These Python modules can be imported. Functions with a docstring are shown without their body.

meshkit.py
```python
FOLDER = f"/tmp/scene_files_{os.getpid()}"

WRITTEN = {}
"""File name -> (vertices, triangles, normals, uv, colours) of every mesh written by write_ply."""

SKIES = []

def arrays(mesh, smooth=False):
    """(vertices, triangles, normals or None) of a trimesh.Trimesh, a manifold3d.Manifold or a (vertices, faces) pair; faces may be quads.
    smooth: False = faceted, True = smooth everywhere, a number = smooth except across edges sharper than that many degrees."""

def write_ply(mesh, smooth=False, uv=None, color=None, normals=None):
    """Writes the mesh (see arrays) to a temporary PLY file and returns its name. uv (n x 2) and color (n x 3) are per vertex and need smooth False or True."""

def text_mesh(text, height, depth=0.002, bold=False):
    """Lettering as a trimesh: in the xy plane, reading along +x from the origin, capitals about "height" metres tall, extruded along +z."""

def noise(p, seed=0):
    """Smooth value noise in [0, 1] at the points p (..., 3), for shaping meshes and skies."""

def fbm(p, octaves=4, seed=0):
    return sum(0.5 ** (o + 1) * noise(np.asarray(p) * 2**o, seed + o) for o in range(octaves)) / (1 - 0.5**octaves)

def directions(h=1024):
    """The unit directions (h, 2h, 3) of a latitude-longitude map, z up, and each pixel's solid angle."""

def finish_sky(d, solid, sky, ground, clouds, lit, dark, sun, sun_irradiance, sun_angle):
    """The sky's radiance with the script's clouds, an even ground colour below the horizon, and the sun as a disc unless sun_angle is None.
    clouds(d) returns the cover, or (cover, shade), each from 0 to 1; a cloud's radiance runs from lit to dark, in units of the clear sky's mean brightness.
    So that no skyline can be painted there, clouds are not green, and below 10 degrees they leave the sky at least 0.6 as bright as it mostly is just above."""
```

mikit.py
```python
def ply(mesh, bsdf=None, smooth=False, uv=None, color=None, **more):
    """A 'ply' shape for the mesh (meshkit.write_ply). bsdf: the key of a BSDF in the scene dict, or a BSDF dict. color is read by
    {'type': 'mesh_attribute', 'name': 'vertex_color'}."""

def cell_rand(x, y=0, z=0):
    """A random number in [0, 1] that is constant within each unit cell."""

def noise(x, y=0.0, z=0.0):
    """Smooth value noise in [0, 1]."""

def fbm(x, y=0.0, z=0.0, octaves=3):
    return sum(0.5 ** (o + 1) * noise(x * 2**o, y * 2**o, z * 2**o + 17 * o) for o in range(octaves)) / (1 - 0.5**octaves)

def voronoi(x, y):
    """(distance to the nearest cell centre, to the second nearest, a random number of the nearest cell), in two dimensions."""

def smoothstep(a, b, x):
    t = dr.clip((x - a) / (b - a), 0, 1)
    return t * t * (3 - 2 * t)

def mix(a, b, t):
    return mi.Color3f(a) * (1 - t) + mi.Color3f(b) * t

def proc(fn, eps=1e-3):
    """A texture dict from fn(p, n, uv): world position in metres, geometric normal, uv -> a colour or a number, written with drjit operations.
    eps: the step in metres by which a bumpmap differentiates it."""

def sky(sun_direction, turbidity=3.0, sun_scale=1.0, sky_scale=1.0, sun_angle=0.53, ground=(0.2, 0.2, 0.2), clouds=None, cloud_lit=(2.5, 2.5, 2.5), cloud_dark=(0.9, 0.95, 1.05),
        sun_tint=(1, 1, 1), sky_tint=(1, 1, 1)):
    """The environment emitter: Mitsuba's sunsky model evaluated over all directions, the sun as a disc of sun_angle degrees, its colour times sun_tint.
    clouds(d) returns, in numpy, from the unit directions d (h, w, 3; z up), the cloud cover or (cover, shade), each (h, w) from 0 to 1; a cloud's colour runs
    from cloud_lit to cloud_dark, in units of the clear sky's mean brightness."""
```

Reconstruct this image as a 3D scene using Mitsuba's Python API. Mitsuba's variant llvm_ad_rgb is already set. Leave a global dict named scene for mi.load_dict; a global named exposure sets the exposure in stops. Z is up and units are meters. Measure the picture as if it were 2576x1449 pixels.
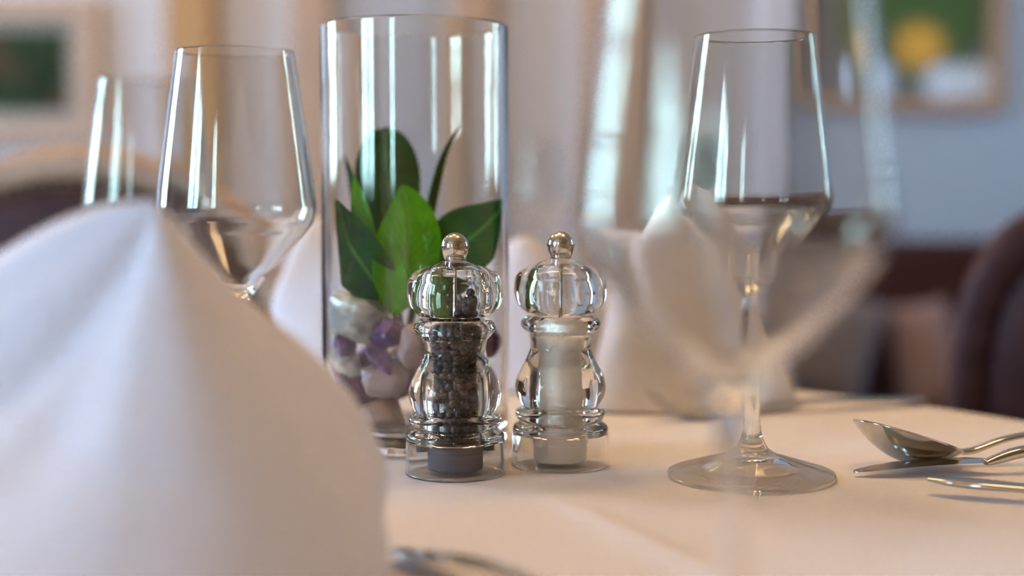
import math
import numpy as np
import trimesh
import drjit as dr
import mitsuba as mi
import mikit
import meshkit

T4 = mi.ScalarTransform4f
rng = np.random.default_rng(7)
scene, labels = {}, {}

# ------------------------------------------------------------------ camera
TABLE = 0.75                      # height of the table top
EYE = TABLE + 0.137
PITCH = math.radians(3.82)
scene['camera'] = {
    'type': 'thinlens',
    'fov': 2 * math.degrees(math.atan(1288 / 3578)), 'fov_axis': 'x',
    'aperture_radius': 0.0092, 'focus_distance': 0.683,
    'near_clip': 0.02, 'far_clip': 100.0,
    'to_world': T4().look_at(origin=[0, 0, EYE], target=[0, math.cos(PITCH), EYE - math.sin(PITCH)], up=[0, 0, 1]),
}
exposure = -0.5

# ------------------------------------------------------------------ light: daylight in the windows, warm lamps
DAY = [14.0, 23.5, 39.0]
WARM = [21.0, 13.3, 6.0]
scene['sky_light'] = {'type': 'constant', 'radiance': {'type': 'rgb', 'value': [0.02, 0.022, 0.025]}}

# ------------------------------------------------------------------ materials
noise, fbm, smoothstep, mix = mikit.noise, mikit.fbm, mikit.smoothstep, mikit.mix


def rgb(*c):
    return {'type': 'rgb', 'value': list(c)}


def two(b):
    return {'type': 'twosided', 'bsdf': b}


def principled(c, rough=0.5, **k):
    return two({'type': 'principled', 'base_color': c if isinstance(c, dict) else rgb(*c), 'roughness': rough, **k})


def cloth_fn(p, n, uv):
    w = fbm(p.x * 900, p.y * 900, p.z * 900, octaves=2)
    return mix((0.77, 0.74, 0.73), (0.83, 0.80, 0.79), w)


def wood_fn(p, n, uv):
    g = fbm(p.x * 60, p.y * 60, p.z * 4, octaves=3)
    return mix((0.40, 0.20, 0.055), (0.58, 0.34, 0.12), g)


def pale_wood_fn(p, n, uv):
    g = fbm(p.x * 50, p.y * 50, p.z * 5, octaves=3)
    return mix((0.40, 0.26, 0.15), (0.56, 0.38, 0.23), g)


def leather_fn(p, n, uv):
    g = fbm(p.x * 55, p.y * 55, p.z * 55, octaves=3)
    return mix((0.030, 0.011, 0.010), (0.075, 0.030, 0.026), g)


def wall_fn(p, n, uv):
    g = fbm(p.x * 7, p.y * 7, p.z * 7, octaves=3)
    return mix((0.60, 0.585, 0.565), (0.65, 0.635, 0.61), g)


def leaf_fn(p, n, uv):
    # uv: x along the leaf, y across (0.5 at the midrib); side veins and a paler midrib
    v = dr.abs(uv.y - 0.5)
    rib = 1 - smoothstep(0.012, 0.05, v)
    veins = 0.5 + 0.5 * dr.sin((uv.x * 1.0 - v * 0.7) * 75)
    base = mix((0.008, 0.060, 0.012), (0.022, 0.125, 0.016), fbm(p.x * 120, p.y * 120, p.z * 120, octaves=2))
    base = base * (0.88 + 0.12 * veins)
    return base * (1 - rib) + mi.Color3f(0.07, 0.22, 0.04) * rib


def bright_leaf_fn(p, n, uv):
    v = dr.abs(uv.y - 0.5)
    rib = 1 - smoothstep(0.012, 0.05, v)
    veins = 0.5 + 0.5 * dr.sin((uv.x * 1.0 - v * 0.7) * 75)
    base = mix((0.075, 0.38, 0.005), (0.17, 0.55, 0.010), fbm(p.x * 120, p.y * 120, p.z * 120, octaves=2))
    base = base * (0.86 + 0.14 * veins)
    return base * (1 - rib) + mi.Color3f(0.22, 0.52, 0.07) * rib


def amethyst_fn(p, n, uv):
    g = fbm(p.x * 110, p.y * 110, p.z * 110, octaves=3)
    return mix((0.055, 0.018, 0.085), (0.32, 0.16, 0.34), smoothstep(0.35, 0.8, g))


def quartz_fn(p, n, uv):
    g = fbm(p.x * 140, p.y * 140, p.z * 140, octaves=3)
    return mix((0.34, 0.38, 0.37), (0.72, 0.76, 0.74), smoothstep(0.3, 0.75, g))


def rose_fn(p, n, uv):
    g = fbm(p.x * 120, p.y * 120, p.z * 120, octaves=3)
    return mix((0.38, 0.29, 0.28), (0.60, 0.50, 0.48), g)


def agate_fn(p, n, uv):
    g = fbm(p.x * 90, p.y * 90, p.z * 200, octaves=3)
    return mix((0.34, 0.22, 0.13), (0.56, 0.41, 0.28), g)


def pepper_fn(p, n, uv):
    g = fbm(p.x * 900, p.y * 900, p.z * 900, octaves=2)
    h = noise(p.x * 160 + 3, p.y * 160, p.z * 160)
    return mix((0.012, 0.008, 0.007), (0.17, 0.095, 0.055), g * g * (0.35 + 1.1 * smoothstep(0.45, 0.8, h)))


def picture_left_fn(p, n, uv):
    g = fbm(p.x * 16, p.z * 14, 3.0, octaves=3)
    h = fbm(p.x * 9 + 5, p.z * 9, 1.0, octaves=2)
    c = mix((0.014, 0.022, 0.010), (0.035, 0.06, 0.022), g)
    return mix(c, (0.09, 0.05, 0.025), smoothstep(0.45, 0.7, h))


def floor_fn(p, n, uv):
    g = fbm(p.x * 4, p.y * 40, 0.0, octaves=3)
    return mix((0.16, 0.09, 0.05), (0.28, 0.17, 0.10), g)


M = scene
M['mat_cloth'] = two({'type': 'diffuse', 'reflectance': mikit.proc(cloth_fn)})
M['mat_napkin'] = two({'type': 'diffuse', 'reflectance': mikit.proc(cloth_fn)})
M['mat_glass'] = {'type': 'dielectric', 'int_ior': 1.52, 'ext_ior': 1.0}
M['mat_acrylic'] = {'type': 'dielectric', 'int_ior': 1.49, 'ext_ior': 1.0}
M['mat_steel'] = principled((0.60, 0.58, 0.55), 0.13, metallic=1.0)
M['mat_chrome'] = principled((0.70, 0.66, 0.60), 0.10, metallic=1.0)
M['mat_wood'] = principled(mikit.proc(wood_fn), 0.5)
M['mat_pale_wood'] = principled(mikit.proc(pale_wood_fn), 0.45)
M['mat_leather'] = principled(mikit.proc(leather_fn), 0.5, specular=0.22)
M['mat_wall'] = two({'type': 'diffuse', 'reflectance': mikit.proc(wall_fn)})
M['mat_white_paint'] = principled((0.78, 0.78, 0.77), 0.5)
M['mat_ceiling'] = two({'type': 'diffuse', 'reflectance': rgb(0.50, 0.37, 0.22)})
M['mat_grey_paint'] = principled((0.42, 0.43, 0.43), 0.5)
M['mat_floor'] = principled(mikit.proc(floor_fn), 0.45)
M['mat_leaf'] = {'type': 'principledthin', 'base_color': mikit.proc(leaf_fn), 'roughness': 0.22, 'diff_trans': 0.25, 'spec_tint': 0.0}
M['mat_bright_leaf'] = {'type': 'principledthin', 'base_color': mikit.proc(bright_leaf_fn), 'roughness': 0.30, 'diff_trans': 0.7, 'spec_tint': 0.0}
M['mat_amethyst'] = principled(mikit.proc(amethyst_fn), 0.2, specular=0.6)
M['mat_quartz'] = principled(mikit.proc(quartz_fn), 0.2, specular=0.6)
M['mat_rose'] = principled(mikit.proc(rose_fn), 0.35)
M['mat_agate'] = principled(mikit.proc(agate_fn), 0.35)
M['mat_pepper'] = principled(mikit.proc(pepper_fn), 0.5, specular=0.5)
M['mat_salt'] = two({'type': 'diffuse', 'reflectance': rgb(0.93, 0.955, 0.985)})
M['mat_black_plastic'] = principled((0.055, 0.052, 0.050), 0.5)
M['mat_white_plastic'] = principled((0.86, 0.85, 0.82), 0.45)
M['mat_mat_board'] = principled((0.33, 0.31, 0.25), 0.8)
M['mat_picture_left'] = principled(mikit.proc(picture_left_fn), 0.7, specular=0.1)
M['mat_nail'] = principled((0.12, 0.08, 0.05), 0.35, metallic=0.7)
M['mat_grey_fabric'] = principled((0.20, 0.185, 0.19), 0.9)
M['mat_pink_fabric'] = principled((0.30, 0.22, 0.21), 0.9)
M['mat_lamp_cord'] = principled((0.05, 0.05, 0.05), 0.5)


# ------------------------------------------------------------------ helpers
def put(key, mesh, mat, smooth=False, label=None, cat=None, group=None, kind=None, **k):
    scene[key] = mikit.ply(mesh, mat, smooth=smooth, **k)
    note(key, label, cat, group, kind)
    return key


def note(key, label=None, cat=None, group=None, kind=None):
    d = {a: b for a, b in (('label', label), ('category', cat), ('group', group), ('kind', kind)) if b}
    if d:
        labels[key] = d


def nth(name, i):
    return name if i == 0 else f'{name}_{i:03d}'


def box(c, s):
    m = trimesh.creation.box(s)
    m.apply_translation(c)
    return m


def rounded_box(c, s, r):
    import manifold3d as m3
    a = [m3.Manifold.sphere(r, 12).translate([sx * (s[0] / 2 - r), sy * (s[1] / 2 - r), sz * (s[2] / 2 - r)]) for sx in (-1, 1) for sy in (-1, 1) for sz in (-1, 1)]
    h = m3.Manifold.batch_hull(a).to_mesh()
    m = trimesh.Trimesh(h.vert_properties[:, :3], h.tri_verts, process=False)
    m.apply_translation(c)
    return m


def smooth_profile(pts, step=0.0006):
    """A curve through the (r, z) points, resampled evenly; a point given twice keeps a corner."""
    from scipy.interpolate import PchipInterpolator
    runs, run = [], [pts[0]]
    for a in pts[1:]:
        run.append(a)
        if len(run) > 2 and run[-1] == run[-2]:
            runs.append(run[:-1])
            run = [a]
    runs.append(run)
    out = []
    for r in runs:
        r = np.array(r, float)
        if len(r) < 2:
            continue
        t = np.r_[0, np.cumsum(np.linalg.norm(np.diff(r, axis=0), axis=1))]
        if len(r) == 2:
            q = r
        else:
            n = max(len(r), int(t[-1] / step))
            s = np.linspace(0, t[-1], n)
            q = np.stack([PchipInterpolator(t, r[:, i])(s) for i in (0, 1)], 1)
        out.append(q if not out else q[1:])
    return np.vstack(out)


def lathe(prof, loc=(0, 0, 0), n=96):
    """Revolves (r, z). The outside of the thing is on the right of a profile that runs upward."""
    prof = np.asarray(prof, float)
    a = np.arange(n) * 2 * np.pi / n
    v, f, rows = [], [], []
    for r, z in prof:
        if r < 1e-7:
            rows.append([len(v)])
            v.append((0, 0, z))
        else:
            rows.append(list(range(len(v), len(v) + n)))
            v.extend(zip(r * np.cos(a), r * np.sin(a), np.full(n, z)))
    for p, q in zip(rows[:-1], rows[1:]):
        for i in range(n):
            j = (i + 1) % n
            if len(p) == 1 and len(q) == 1:
                continue
            if len(p) == 1:
                f.append((p[0], q[j], q[i]))
            elif len(q) == 1:
                f.append((p[i], p[j], q[0]))
            else:
                f.append((p[i], p[j], q[j]))
                f.append((p[i], q[j], q[i]))
    return trimesh.Trimesh(np.array(v) + np.array(loc), np.array(f), process=False)


def grid_faces(nu, nv, wrap=False):
    f = []
    for i in range(nu - 1):
        for j in range(nv if wrap else nv - 1):
            a, b = i * nv + j, i * nv + (j + 1) % nv
            c, d = a + nv, (i + 1) * nv + (j + 1) % nv
            f += [(a, b, d), (a, d, c)]
    return np.array(f)


def spline(pts, n):
    from scipy.interpolate import CubicSpline
    pts = np.asarray(pts, float)
    t = np.r_[0, np.cumsum(np.linalg.norm(np.diff(pts[:, :3], axis=0), axis=1))]
    return CubicSpline(t, pts)(np.linspace(0, t[-1], n))


def strip(pts, n=60, sides=20, up=(0, 0, 1), power=2.6):
    """A bar along the spline through rows (x, y, z, half width, half thickness), its section a rounded rectangle."""
    q = spline(pts, n)
    c, w, h = q[:, :3], np.maximum(q[:, 3], 2e-4), np.maximum(q[:, 4], 2e-4)
    t = np.gradient(c, axis=0)
    t /= np.linalg.norm(t, axis=1, keepdims=True)
    side = np.cross(t, np.array(up, float))
    side /= np.linalg.norm(side, axis=1, keepdims=True)
    nrm = np.cross(side, t)
    a = np.arange(sides) * 2 * np.pi / sides
    ca, sa = (np.sign(x) * np.abs(x) ** (2 / power) for x in (np.cos(a), np.sin(a)))
    v = c[:, None] + (w[:, None] * ca)[..., None] * side[:, None] + (h[:, None] * sa)[..., None] * nrm[:, None]
    v = v.reshape(-1, 3)
    f = grid_faces(n, sides, True)
    v = np.vstack([v, c[:1], c[-1:]])
    k = n * sides
    f = np.vstack([f] + [[(k, (j + 1) % sides, j), (k + 1, k - sides + j, k - sides + (j + 1) % sides)] for j in range(sides)])
    m = trimesh.Trimesh(v, f, process=False)
    if m.volume < 0:
        m.invert()
    return m


def frame_of(direction, up=(0, 0, 1)):
    d = np.asarray(direction, float)
    d = d / np.linalg.norm(d)
    s = np.cross(d, up)
    s /= np.linalg.norm(s)
    return d, s, np.cross(s, d)


# ------------------------------------------------------------------ the room
X0, X1, Y0, Y1, H = -3.3, 3.2, -3.0, 3.4, 2.75


def wall_with_holes(axis, at, lo, hi, holes, thick):
    """A wall across x ('x': stands at y = at) or y, from lo to hi, with rectangular openings (a0, a1, z0, z1)."""
    from shapely.geometry import box as sbox
    shape = sbox(lo, 0, hi, H)
    for a0, a1, z0, z1 in holes:
        shape = shape.difference(sbox(a0, z0, a1, z1))
    m = trimesh.creation.extrude_polygon(shape, abs(thick), engine='earcut')
    v = m.vertices.copy()
    w = v[:, 2] * np.sign(thick)
    m.vertices = np.stack([v[:, 0], at + w, v[:, 1]], 1) if axis == 'x' else np.stack([at + w, v[:, 0], v[:, 1]], 1)
    m.fix_normals()
    return m


WIN_LEFT = [(1.70, 2.90, 0.85, 2.30), (-2.50, -0.90, 0.85, 2.30)]
WIN_REAR = [(-1.95, -1.40, 0.85, 2.25)]
WIN_RIGHT = [(2.55, 3.05, 0.85, 2.25)]
put('floor', box(((X0 + X1) / 2, (Y0 + Y1) / 2, -0.05), (X1 - X0 + 0.4, Y1 - Y0 + 0.4, 0.1)), 'mat_floor', kind='structure', label='brown wooden floor of the dining room')
put('ceiling', box(((X0 + X1) / 2, (Y0 + Y1) / 2, H + 0.05), (X1 - X0 + 0.4, Y1 - Y0 + 0.4, 0.1)), 'mat_ceiling', kind='structure', label='warm pale timber ceiling of the dining room')
put('wall_back', wall_with_holes('x', Y1, X0, X1, [], 0.15), 'mat_wall', kind='structure', label='off-white back wall with timber posts and framed pictures')
put('wall_right', wall_with_holes('y', X1, Y0, Y1, WIN_RIGHT, 0.15), 'mat_wood', kind='structure', label='timber panelled wall on the right of the room')
put('wall_left', wall_with_holes('y', X0, Y0, Y1, WIN_LEFT, -0.15), 'mat_wall', kind='structure', label='off-white wall with tall windows on the left')
put('wall_rear', wall_with_holes('x', Y0, X0, X1, WIN_REAR, -0.15), 'mat_wood', kind='structure', label='timber panelled wall with a tall window behind the viewpoint')

n_win = 0
for axis, at, holes, inward in (('y', X0 - 0.08, WIN_LEFT, 1), ('x', Y0 - 0.08, WIN_REAR, 1), ('y', X1 + 0.08, WIN_RIGHT, -1)):
    for a0, a1, z0, z1 in holes:
        n_win += 1
        key = f'window_{n_win}'
        note(key, 'tall white window with glazing bars and bright daylight', kind='structure')

        def slab(u0, u1, w0, w1, d=0.05):
            c, s = ((u0 + u1) / 2, (w0 + w1) / 2), (u1 - u0, w1 - w0)
            return box((at, c[0], c[1]), (d, s[0], s[1])) if axis == 'y' else box((c[0], at, c[1]), (s[0], d, s[1]))
        f = 0.05
        fr = trimesh.util.concatenate([slab(a0, a0 + f, z0, z1), slab(a1 - f, a1, z0, z1), slab(a0 + f, a1 - f, z0, z0 + f), slab(a0 + f, a1 - f, z1 - f, z1)])
        put(key + '__frame', fr, 'mat_white_paint')
        mid = (a0 + a1) / 2
        put(key + '__mullion', slab(mid - 0.035, mid + 0.035, z0 + f, z1 - f), 'mat_white_paint')
        k = 0
        zs = np.linspace(z0 + f, z1 - f, 5)
        for z in zs[1:-1]:
            for (b0, b1) in ((a0 + f, mid - 0.035), (mid + 0.035, a1 - f)):
                put(key + '__' + nth('glazing_bar', k), slab(b0, b1, z - 0.012, z + 0.012, 0.03), 'mat_white_paint')
                k += 1
        off = -0.04 * inward
        if axis == 'y':
            v = [(at + off, a0 + f, z0 + f), (at + off, a1 - f, z0 + f), (at + off, a1 - f, z1 - f), (at + off, a0 + f, z1 - f)]
            want = np.array([1.0 * inward, 0, 0])
        else:
            v = [(a0 + f, at + off, z0 + f), (a1 - f, at + off, z0 + f), (a1 - f, at + off, z1 - f), (a0 + f, at + off, z1 - f)]
            want = np.array([0, 1.0, 0])
        fc = np.array([(0, 1, 2), (0, 2, 3)])
        v = np.array(v, float)
        if np.dot(np.cross(v[1] - v[0], v[2] - v[0]), want) < 0:
            fc = fc[:, ::-1]
        put(key + '__pane', (v, fc), 'mat_white_paint', emitter={'type': 'area', 'radiance': rgb(*DAY)})

M['mat_daylight_tint'] = two({'type': 'diffuse', 'reflectance': rgb(0.45, 0.55, 0.62)})  # cool daylight on the right of the back wall, put into its colour
put('wall_daylight_tint', box(((0.68 + X1) / 2, Y1 - 0.01, H / 2), (X1 - 0.68, 0.02, H)), 'mat_daylight_tint', kind='structure', label='right section of the back wall, tinted pale blue to stand for cool daylight')
# timber posts and what hangs on the back wall
k = 0
for x0, x1 in ((-0.81, -0.70), (-0.515, -0.42), (-0.14, -0.045), (0.165, 0.27)):
    put(f'trim_{k + 1}', rounded_box(((x0 + x1) / 2, Y1 - 0.03, H / 2), (x1 - x0, 0.06, H), 0.006), 'mat_wood' if k in (0,) else 'mat_pale_wood', smooth=30, kind='structure',
        label=('ochre timber post on the back wall' if k == 0 else 'tan timber post on the back wall'))
    k += 1
put('door_1__leaf', box((-0.28, Y1 - 0.012, 1.03), (0.28, 0.024, 2.06)), 'mat_grey_paint')
put('door_1__panel', rounded_box((-0.28, Y1 - 0.028, 1.45), (0.19, 0.012, 0.9), 0.004), 'mat_grey_paint')
note('door_1', 'grey door between two tan posts behind the vase', kind='structure')
put('trim_5', rounded_box((0.635, Y1 - 0.03, H / 2), (0.09, 0.06, H), 0.006), 'mat_white_paint', smooth=30, kind='structure', label='white pilaster beside the colourful picture')


def picture(key, x0, x1, z0, z1, fw, mw, frame_mat, art_mat, label, back=0.0):
    Y1 = globals()['Y1'] - back
    import shapely.geometry as sg
    ring = sg.box(x0, z0, x1, z1).difference(sg.box(x0 + fw, z0 + fw, x1 - fw, z1 - fw))
    m = trimesh.creation.extrude_polygon(ring, 0.03, engine='earcut')
    m.vertices = np.stack([m.vertices[:, 0], Y1 - 0.001 - m.vertices[:, 2], m.vertices[:, 1]], 1)
    m.fix_normals()
    put(key + '__frame', m, frame_mat)
    put(key + '__mount', box(((x0 + x1) / 2, Y1 - 0.008, (z0 + z1) / 2), (x1 - x0 - 2 * fw, 0.012, z1 - z0 - 2 * fw)), 'mat_mat_board')
    put(key + '__print', box(((x0 + x1) / 2, Y1 - 0.015, (z0 + z1) / 2), (x1 - x0 - 2 * fw - 2 * mw, 0.003, z1 - z0 - 2 * fw - 2 * mw)), art_mat)
    note(key, label, 'picture')


def spot(p, x, z, rx, rz, soft=0.5):
    d = dr.sqrt(dr.square((p.x - x) / rx) + dr.square((p.z - z) / rz))
    return 1 - smoothstep(1 - soft, 1 + soft, d)


def picture_right_fn(p, n, uv):
    c = mix((0.10, 0.11, 0.13), (0.20, 0.20, 0.20), noise(p.x * 12, p.z * 9))
    c = mix(c, (0.06, 0.13, 0.035), spot(p, 0.97, 1.32, 0.16, 0.18, 0.45))
    c = mix(c, (0.80, 0.46, 0.07), spot(p, 0.955, 1.23, 0.055, 0.05, 0.5))
    c = mix(c, (0.70, 0.85, 0.92), spot(p, 1.02, 1.145, 0.055, 0.045, 0.3))  # this and the next two: window reflections in the glass, painted pale blue
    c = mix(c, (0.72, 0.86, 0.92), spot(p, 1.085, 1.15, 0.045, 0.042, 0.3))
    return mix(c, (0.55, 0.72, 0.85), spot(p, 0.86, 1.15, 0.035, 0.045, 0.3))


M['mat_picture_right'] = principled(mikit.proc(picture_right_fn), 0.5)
picture('picture', -1.72, -0.975, 1.005, 1.345, 0.050, 0.026, 'mat_pale_wood', 'mat_picture_left', 'tan framed picture of dark greenery above the round-backed chair')
picture('picture_001', 0.715, 1.15, 1.075, 1.62, 0.03, 0.004, 'mat_pale_wood', 'mat_picture_right', 'framed print with a yellow bloom on the right, pale blue window reflections painted in', 0.02)

# ------------------------------------------------------------------ the table
TC, TR = np.array([-0.13, 0.60]), 0.515


def tablecloth(center, R, drop, seed, nr=150, na=240, creases=True):
    r = np.r_[np.linspace(0, R - 0.008, nr), R - 0.004, R, R + 0.002, np.linspace(R + 0.004, R + 0.03, 24)]
    a = np.arange(na) * 2 * np.pi / na
    rr, aa = np.meshgrid(r, a, indexing='ij')
    k = np.maximum(0, np.arange(len(r)) - nr - 1)
    depth = np.minimum(1, k / 26.0) * drop
    depth[nr], depth[nr + 1] = 0.0006, 0.003
    depth = depth + np.where(k > 0, 0.003, 0)
    z = -np.repeat(depth[:, None], na, 1)
    fold = (np.sin(aa * 11 + seed) + 0.5 * np.sin(aa * 17 + 2 * seed)) * 0.03 * (np.minimum(1, np.maximum(0, k[:, None] - 2) / 24.0))
    rr = rr + fold
    x, y = rr * np.cos(aa) + center[0], rr * np.sin(aa) + center[1]
    if creases:
        flat = (k[:, None] == 0)
        p = np.stack([x, y, 0 * x], -1).reshape(-1, 3)
        low = (meshkit.fbm(p * 9, 3, int(seed * 10)) - 0.5).reshape(x.shape) * 0.0016
        # pressed fold lines: a low ridge along a line
        rid = 0
        for (px, py, dx, dy, h, w) in ((0.014, 0.640, 0.40, -0.916, 0.0034, 0.0055), (0.05, 0.845, 1.0, 0.05, 0.0006, 0.014)):
            n = np.array([-dy, dx]) / math.hypot(dx, dy)
            d = (x - px) * n[0] + (y - py) * n[1]
            along = np.clip(((x - px) * dx + (y - py) * dy) / 0.05, 0, 1) if h > 0.001 else 1.0
            rid = rid + h * np.exp(-np.sqrt((d / w) ** 2 + 0.15) + 0.387) * along
        z = z + flat * (low + rid) * np.clip((R - rr) / 0.03, 0, 1)
        z = z - flat * 0.0008
    return trimesh.Trimesh(np.stack([x, y, z + 0.0], -1).reshape(-1, 3) + [0, 0, TABLE], grid_faces(len(r), na, True), process=False)


put('tablecloth', tablecloth(TC, TR, 0.20, 1.3), 'mat_cloth', smooth=True, label='white linen cloth spread over the near round table under the mills', cat='tablecloth')
note('dining_table', 'round dining table hidden under the near white tablecloth', 'table')
put('dining_table__table_top', lathe([(0, -0.034), (TR - 0.01, -0.034), (TR - 0.006, -0.03), (TR - 0.006, -0.008), (TR - 0.01, -0.004), (0, -0.004)], (TC[0], TC[1], TABLE)), 'mat_wood')
put('dining_table__pedestal', lathe([(0, 0), (0.24, 0), (0.24, 0.03), (0.06, 0.07), (0.045, 0.2), (0.045, 0.65), (0.12, 0.715), (0, 0.716)], (TC[0], TC[1], 0)), 'mat_wood', smooth=40)

# ------------------------------------------------------------------ wine glasses
BOWL_OUT = [(0.0034, 0.0735), (0.0042, 0.0775), (0.0072, 0.0830), (0.0150, 0.0925), (0.0260, 0.1050), (0.0355, 0.1158), (0.0400, 0.1222), (0.0415, 0.1290), (0.0408, 0.1360), (0.0365, 0.1690), (0.0306, 0.2100)]
BOWL_IN = [(0.0299, 0.2100), (0.0357, 0.1690), (0.0398, 0.1362), (0.0404, 0.1292), (0.0390, 0.1230), (0.0345, 0.1168), (0.0250, 0.1063), (0.0140, 0.0945), (0.0060, 0.0872), (0.0, 0.0858)]
STEM = [(0.0078, 0.0140), (0.0056, 0.0180), (0.0044, 0.0235), (0.0037, 0.0320), (0.0033, 0.0450), (0.0032, 0.0600), (0.0034, 0.0735)]
FOOT = [(0, 0.0056), (0.0080, 0.0052), (0.0150, 0.0036), (0.0210, 0.0008), (0.0260, -0.0016), (0.0290, -0.0020), (0.0375, -0.0019), (0.0394, -0.0010), (0.0403, 0.0004), (0.0405, 0.0012), (0.0402, 0.0019), (0.0394, 0.0024), (0.0300, 0.0054), (0.0180, 0.0090), (0.0115, 0.0112), (0.0078, 0.0140)]
for i, (x, y, label) in enumerate((
        (0.1163, 0.6835, 'empty stemmed wine glass standing in focus left of the spoon and knife'),
        (-0.1440, 0.7450, 'empty angular wine glass rising behind the white napkin, nearest the vase'),
        (0.0575, 0.3720, 'large blurred wine glass close to the lens, its rim out of frame'),
        (-0.2370, 0.9300, 'wine glass mostly hidden behind the white napkin, a bright streak on its edge'))):
    key = nth('wine_glass', i)
    note(key, label, 'glass', 'stemmed wine glasses on the table')
    bowl = np.vstack([smooth_profile(BOWL_OUT), [(0.0304, 0.2104), (0.0301, 0.2104)], smooth_profile(BOWL_IN)])
    put(key + '__bowl', lathe(bowl, (x, y, TABLE), 128), 'mat_glass', smooth=45)
    put(key + '__stem', lathe(smooth_profile(STEM), (x, y, TABLE), 48), 'mat_glass', smooth=True)
    put(key + '__foot', lathe(smooth_profile(FOOT, 0.0003), (x, y, TABLE), 96), 'mat_glass', smooth=60)

# ------------------------------------------------------------------ pepper and salt mills
BODY_OUT = [(0.0245, 0.0), (0.0245, 0.0008), (0.0241, 0.0185), (0.0234, 0.0200), (0.0216, 0.0214), (0.0205, 0.0223), (0.0217, 0.0234), (0.0227, 0.0262), (0.0218, 0.0281), (0.0196, 0.0291), (0.0188, 0.0297),
            (0.0199, 0.0310), (0.0222, 0.0353), (0.0229, 0.0400), (0.0218, 0.0448), (0.0195, 0.0496), (0.0171, 0.0544), (0.0152, 0.0602), (0.0157, 0.0650), (0.0180, 0.0680), (0.0201, 0.0712), (0.0194, 0.0736), (0.0173, 0.0753), (0.0168, 0.0755)]
HEAD_OUT = [(0.0176, 0.0774), (0.0198, 0.0793), (0.0226, 0.0832), (0.0236, 0.0880), (0.0228, 0.0946), (0.0206, 0.0978), (0.0160, 0.1003), (0.0105, 0.1024), (0.0070, 0.1036), (0.0054, 0.1042)]


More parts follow.
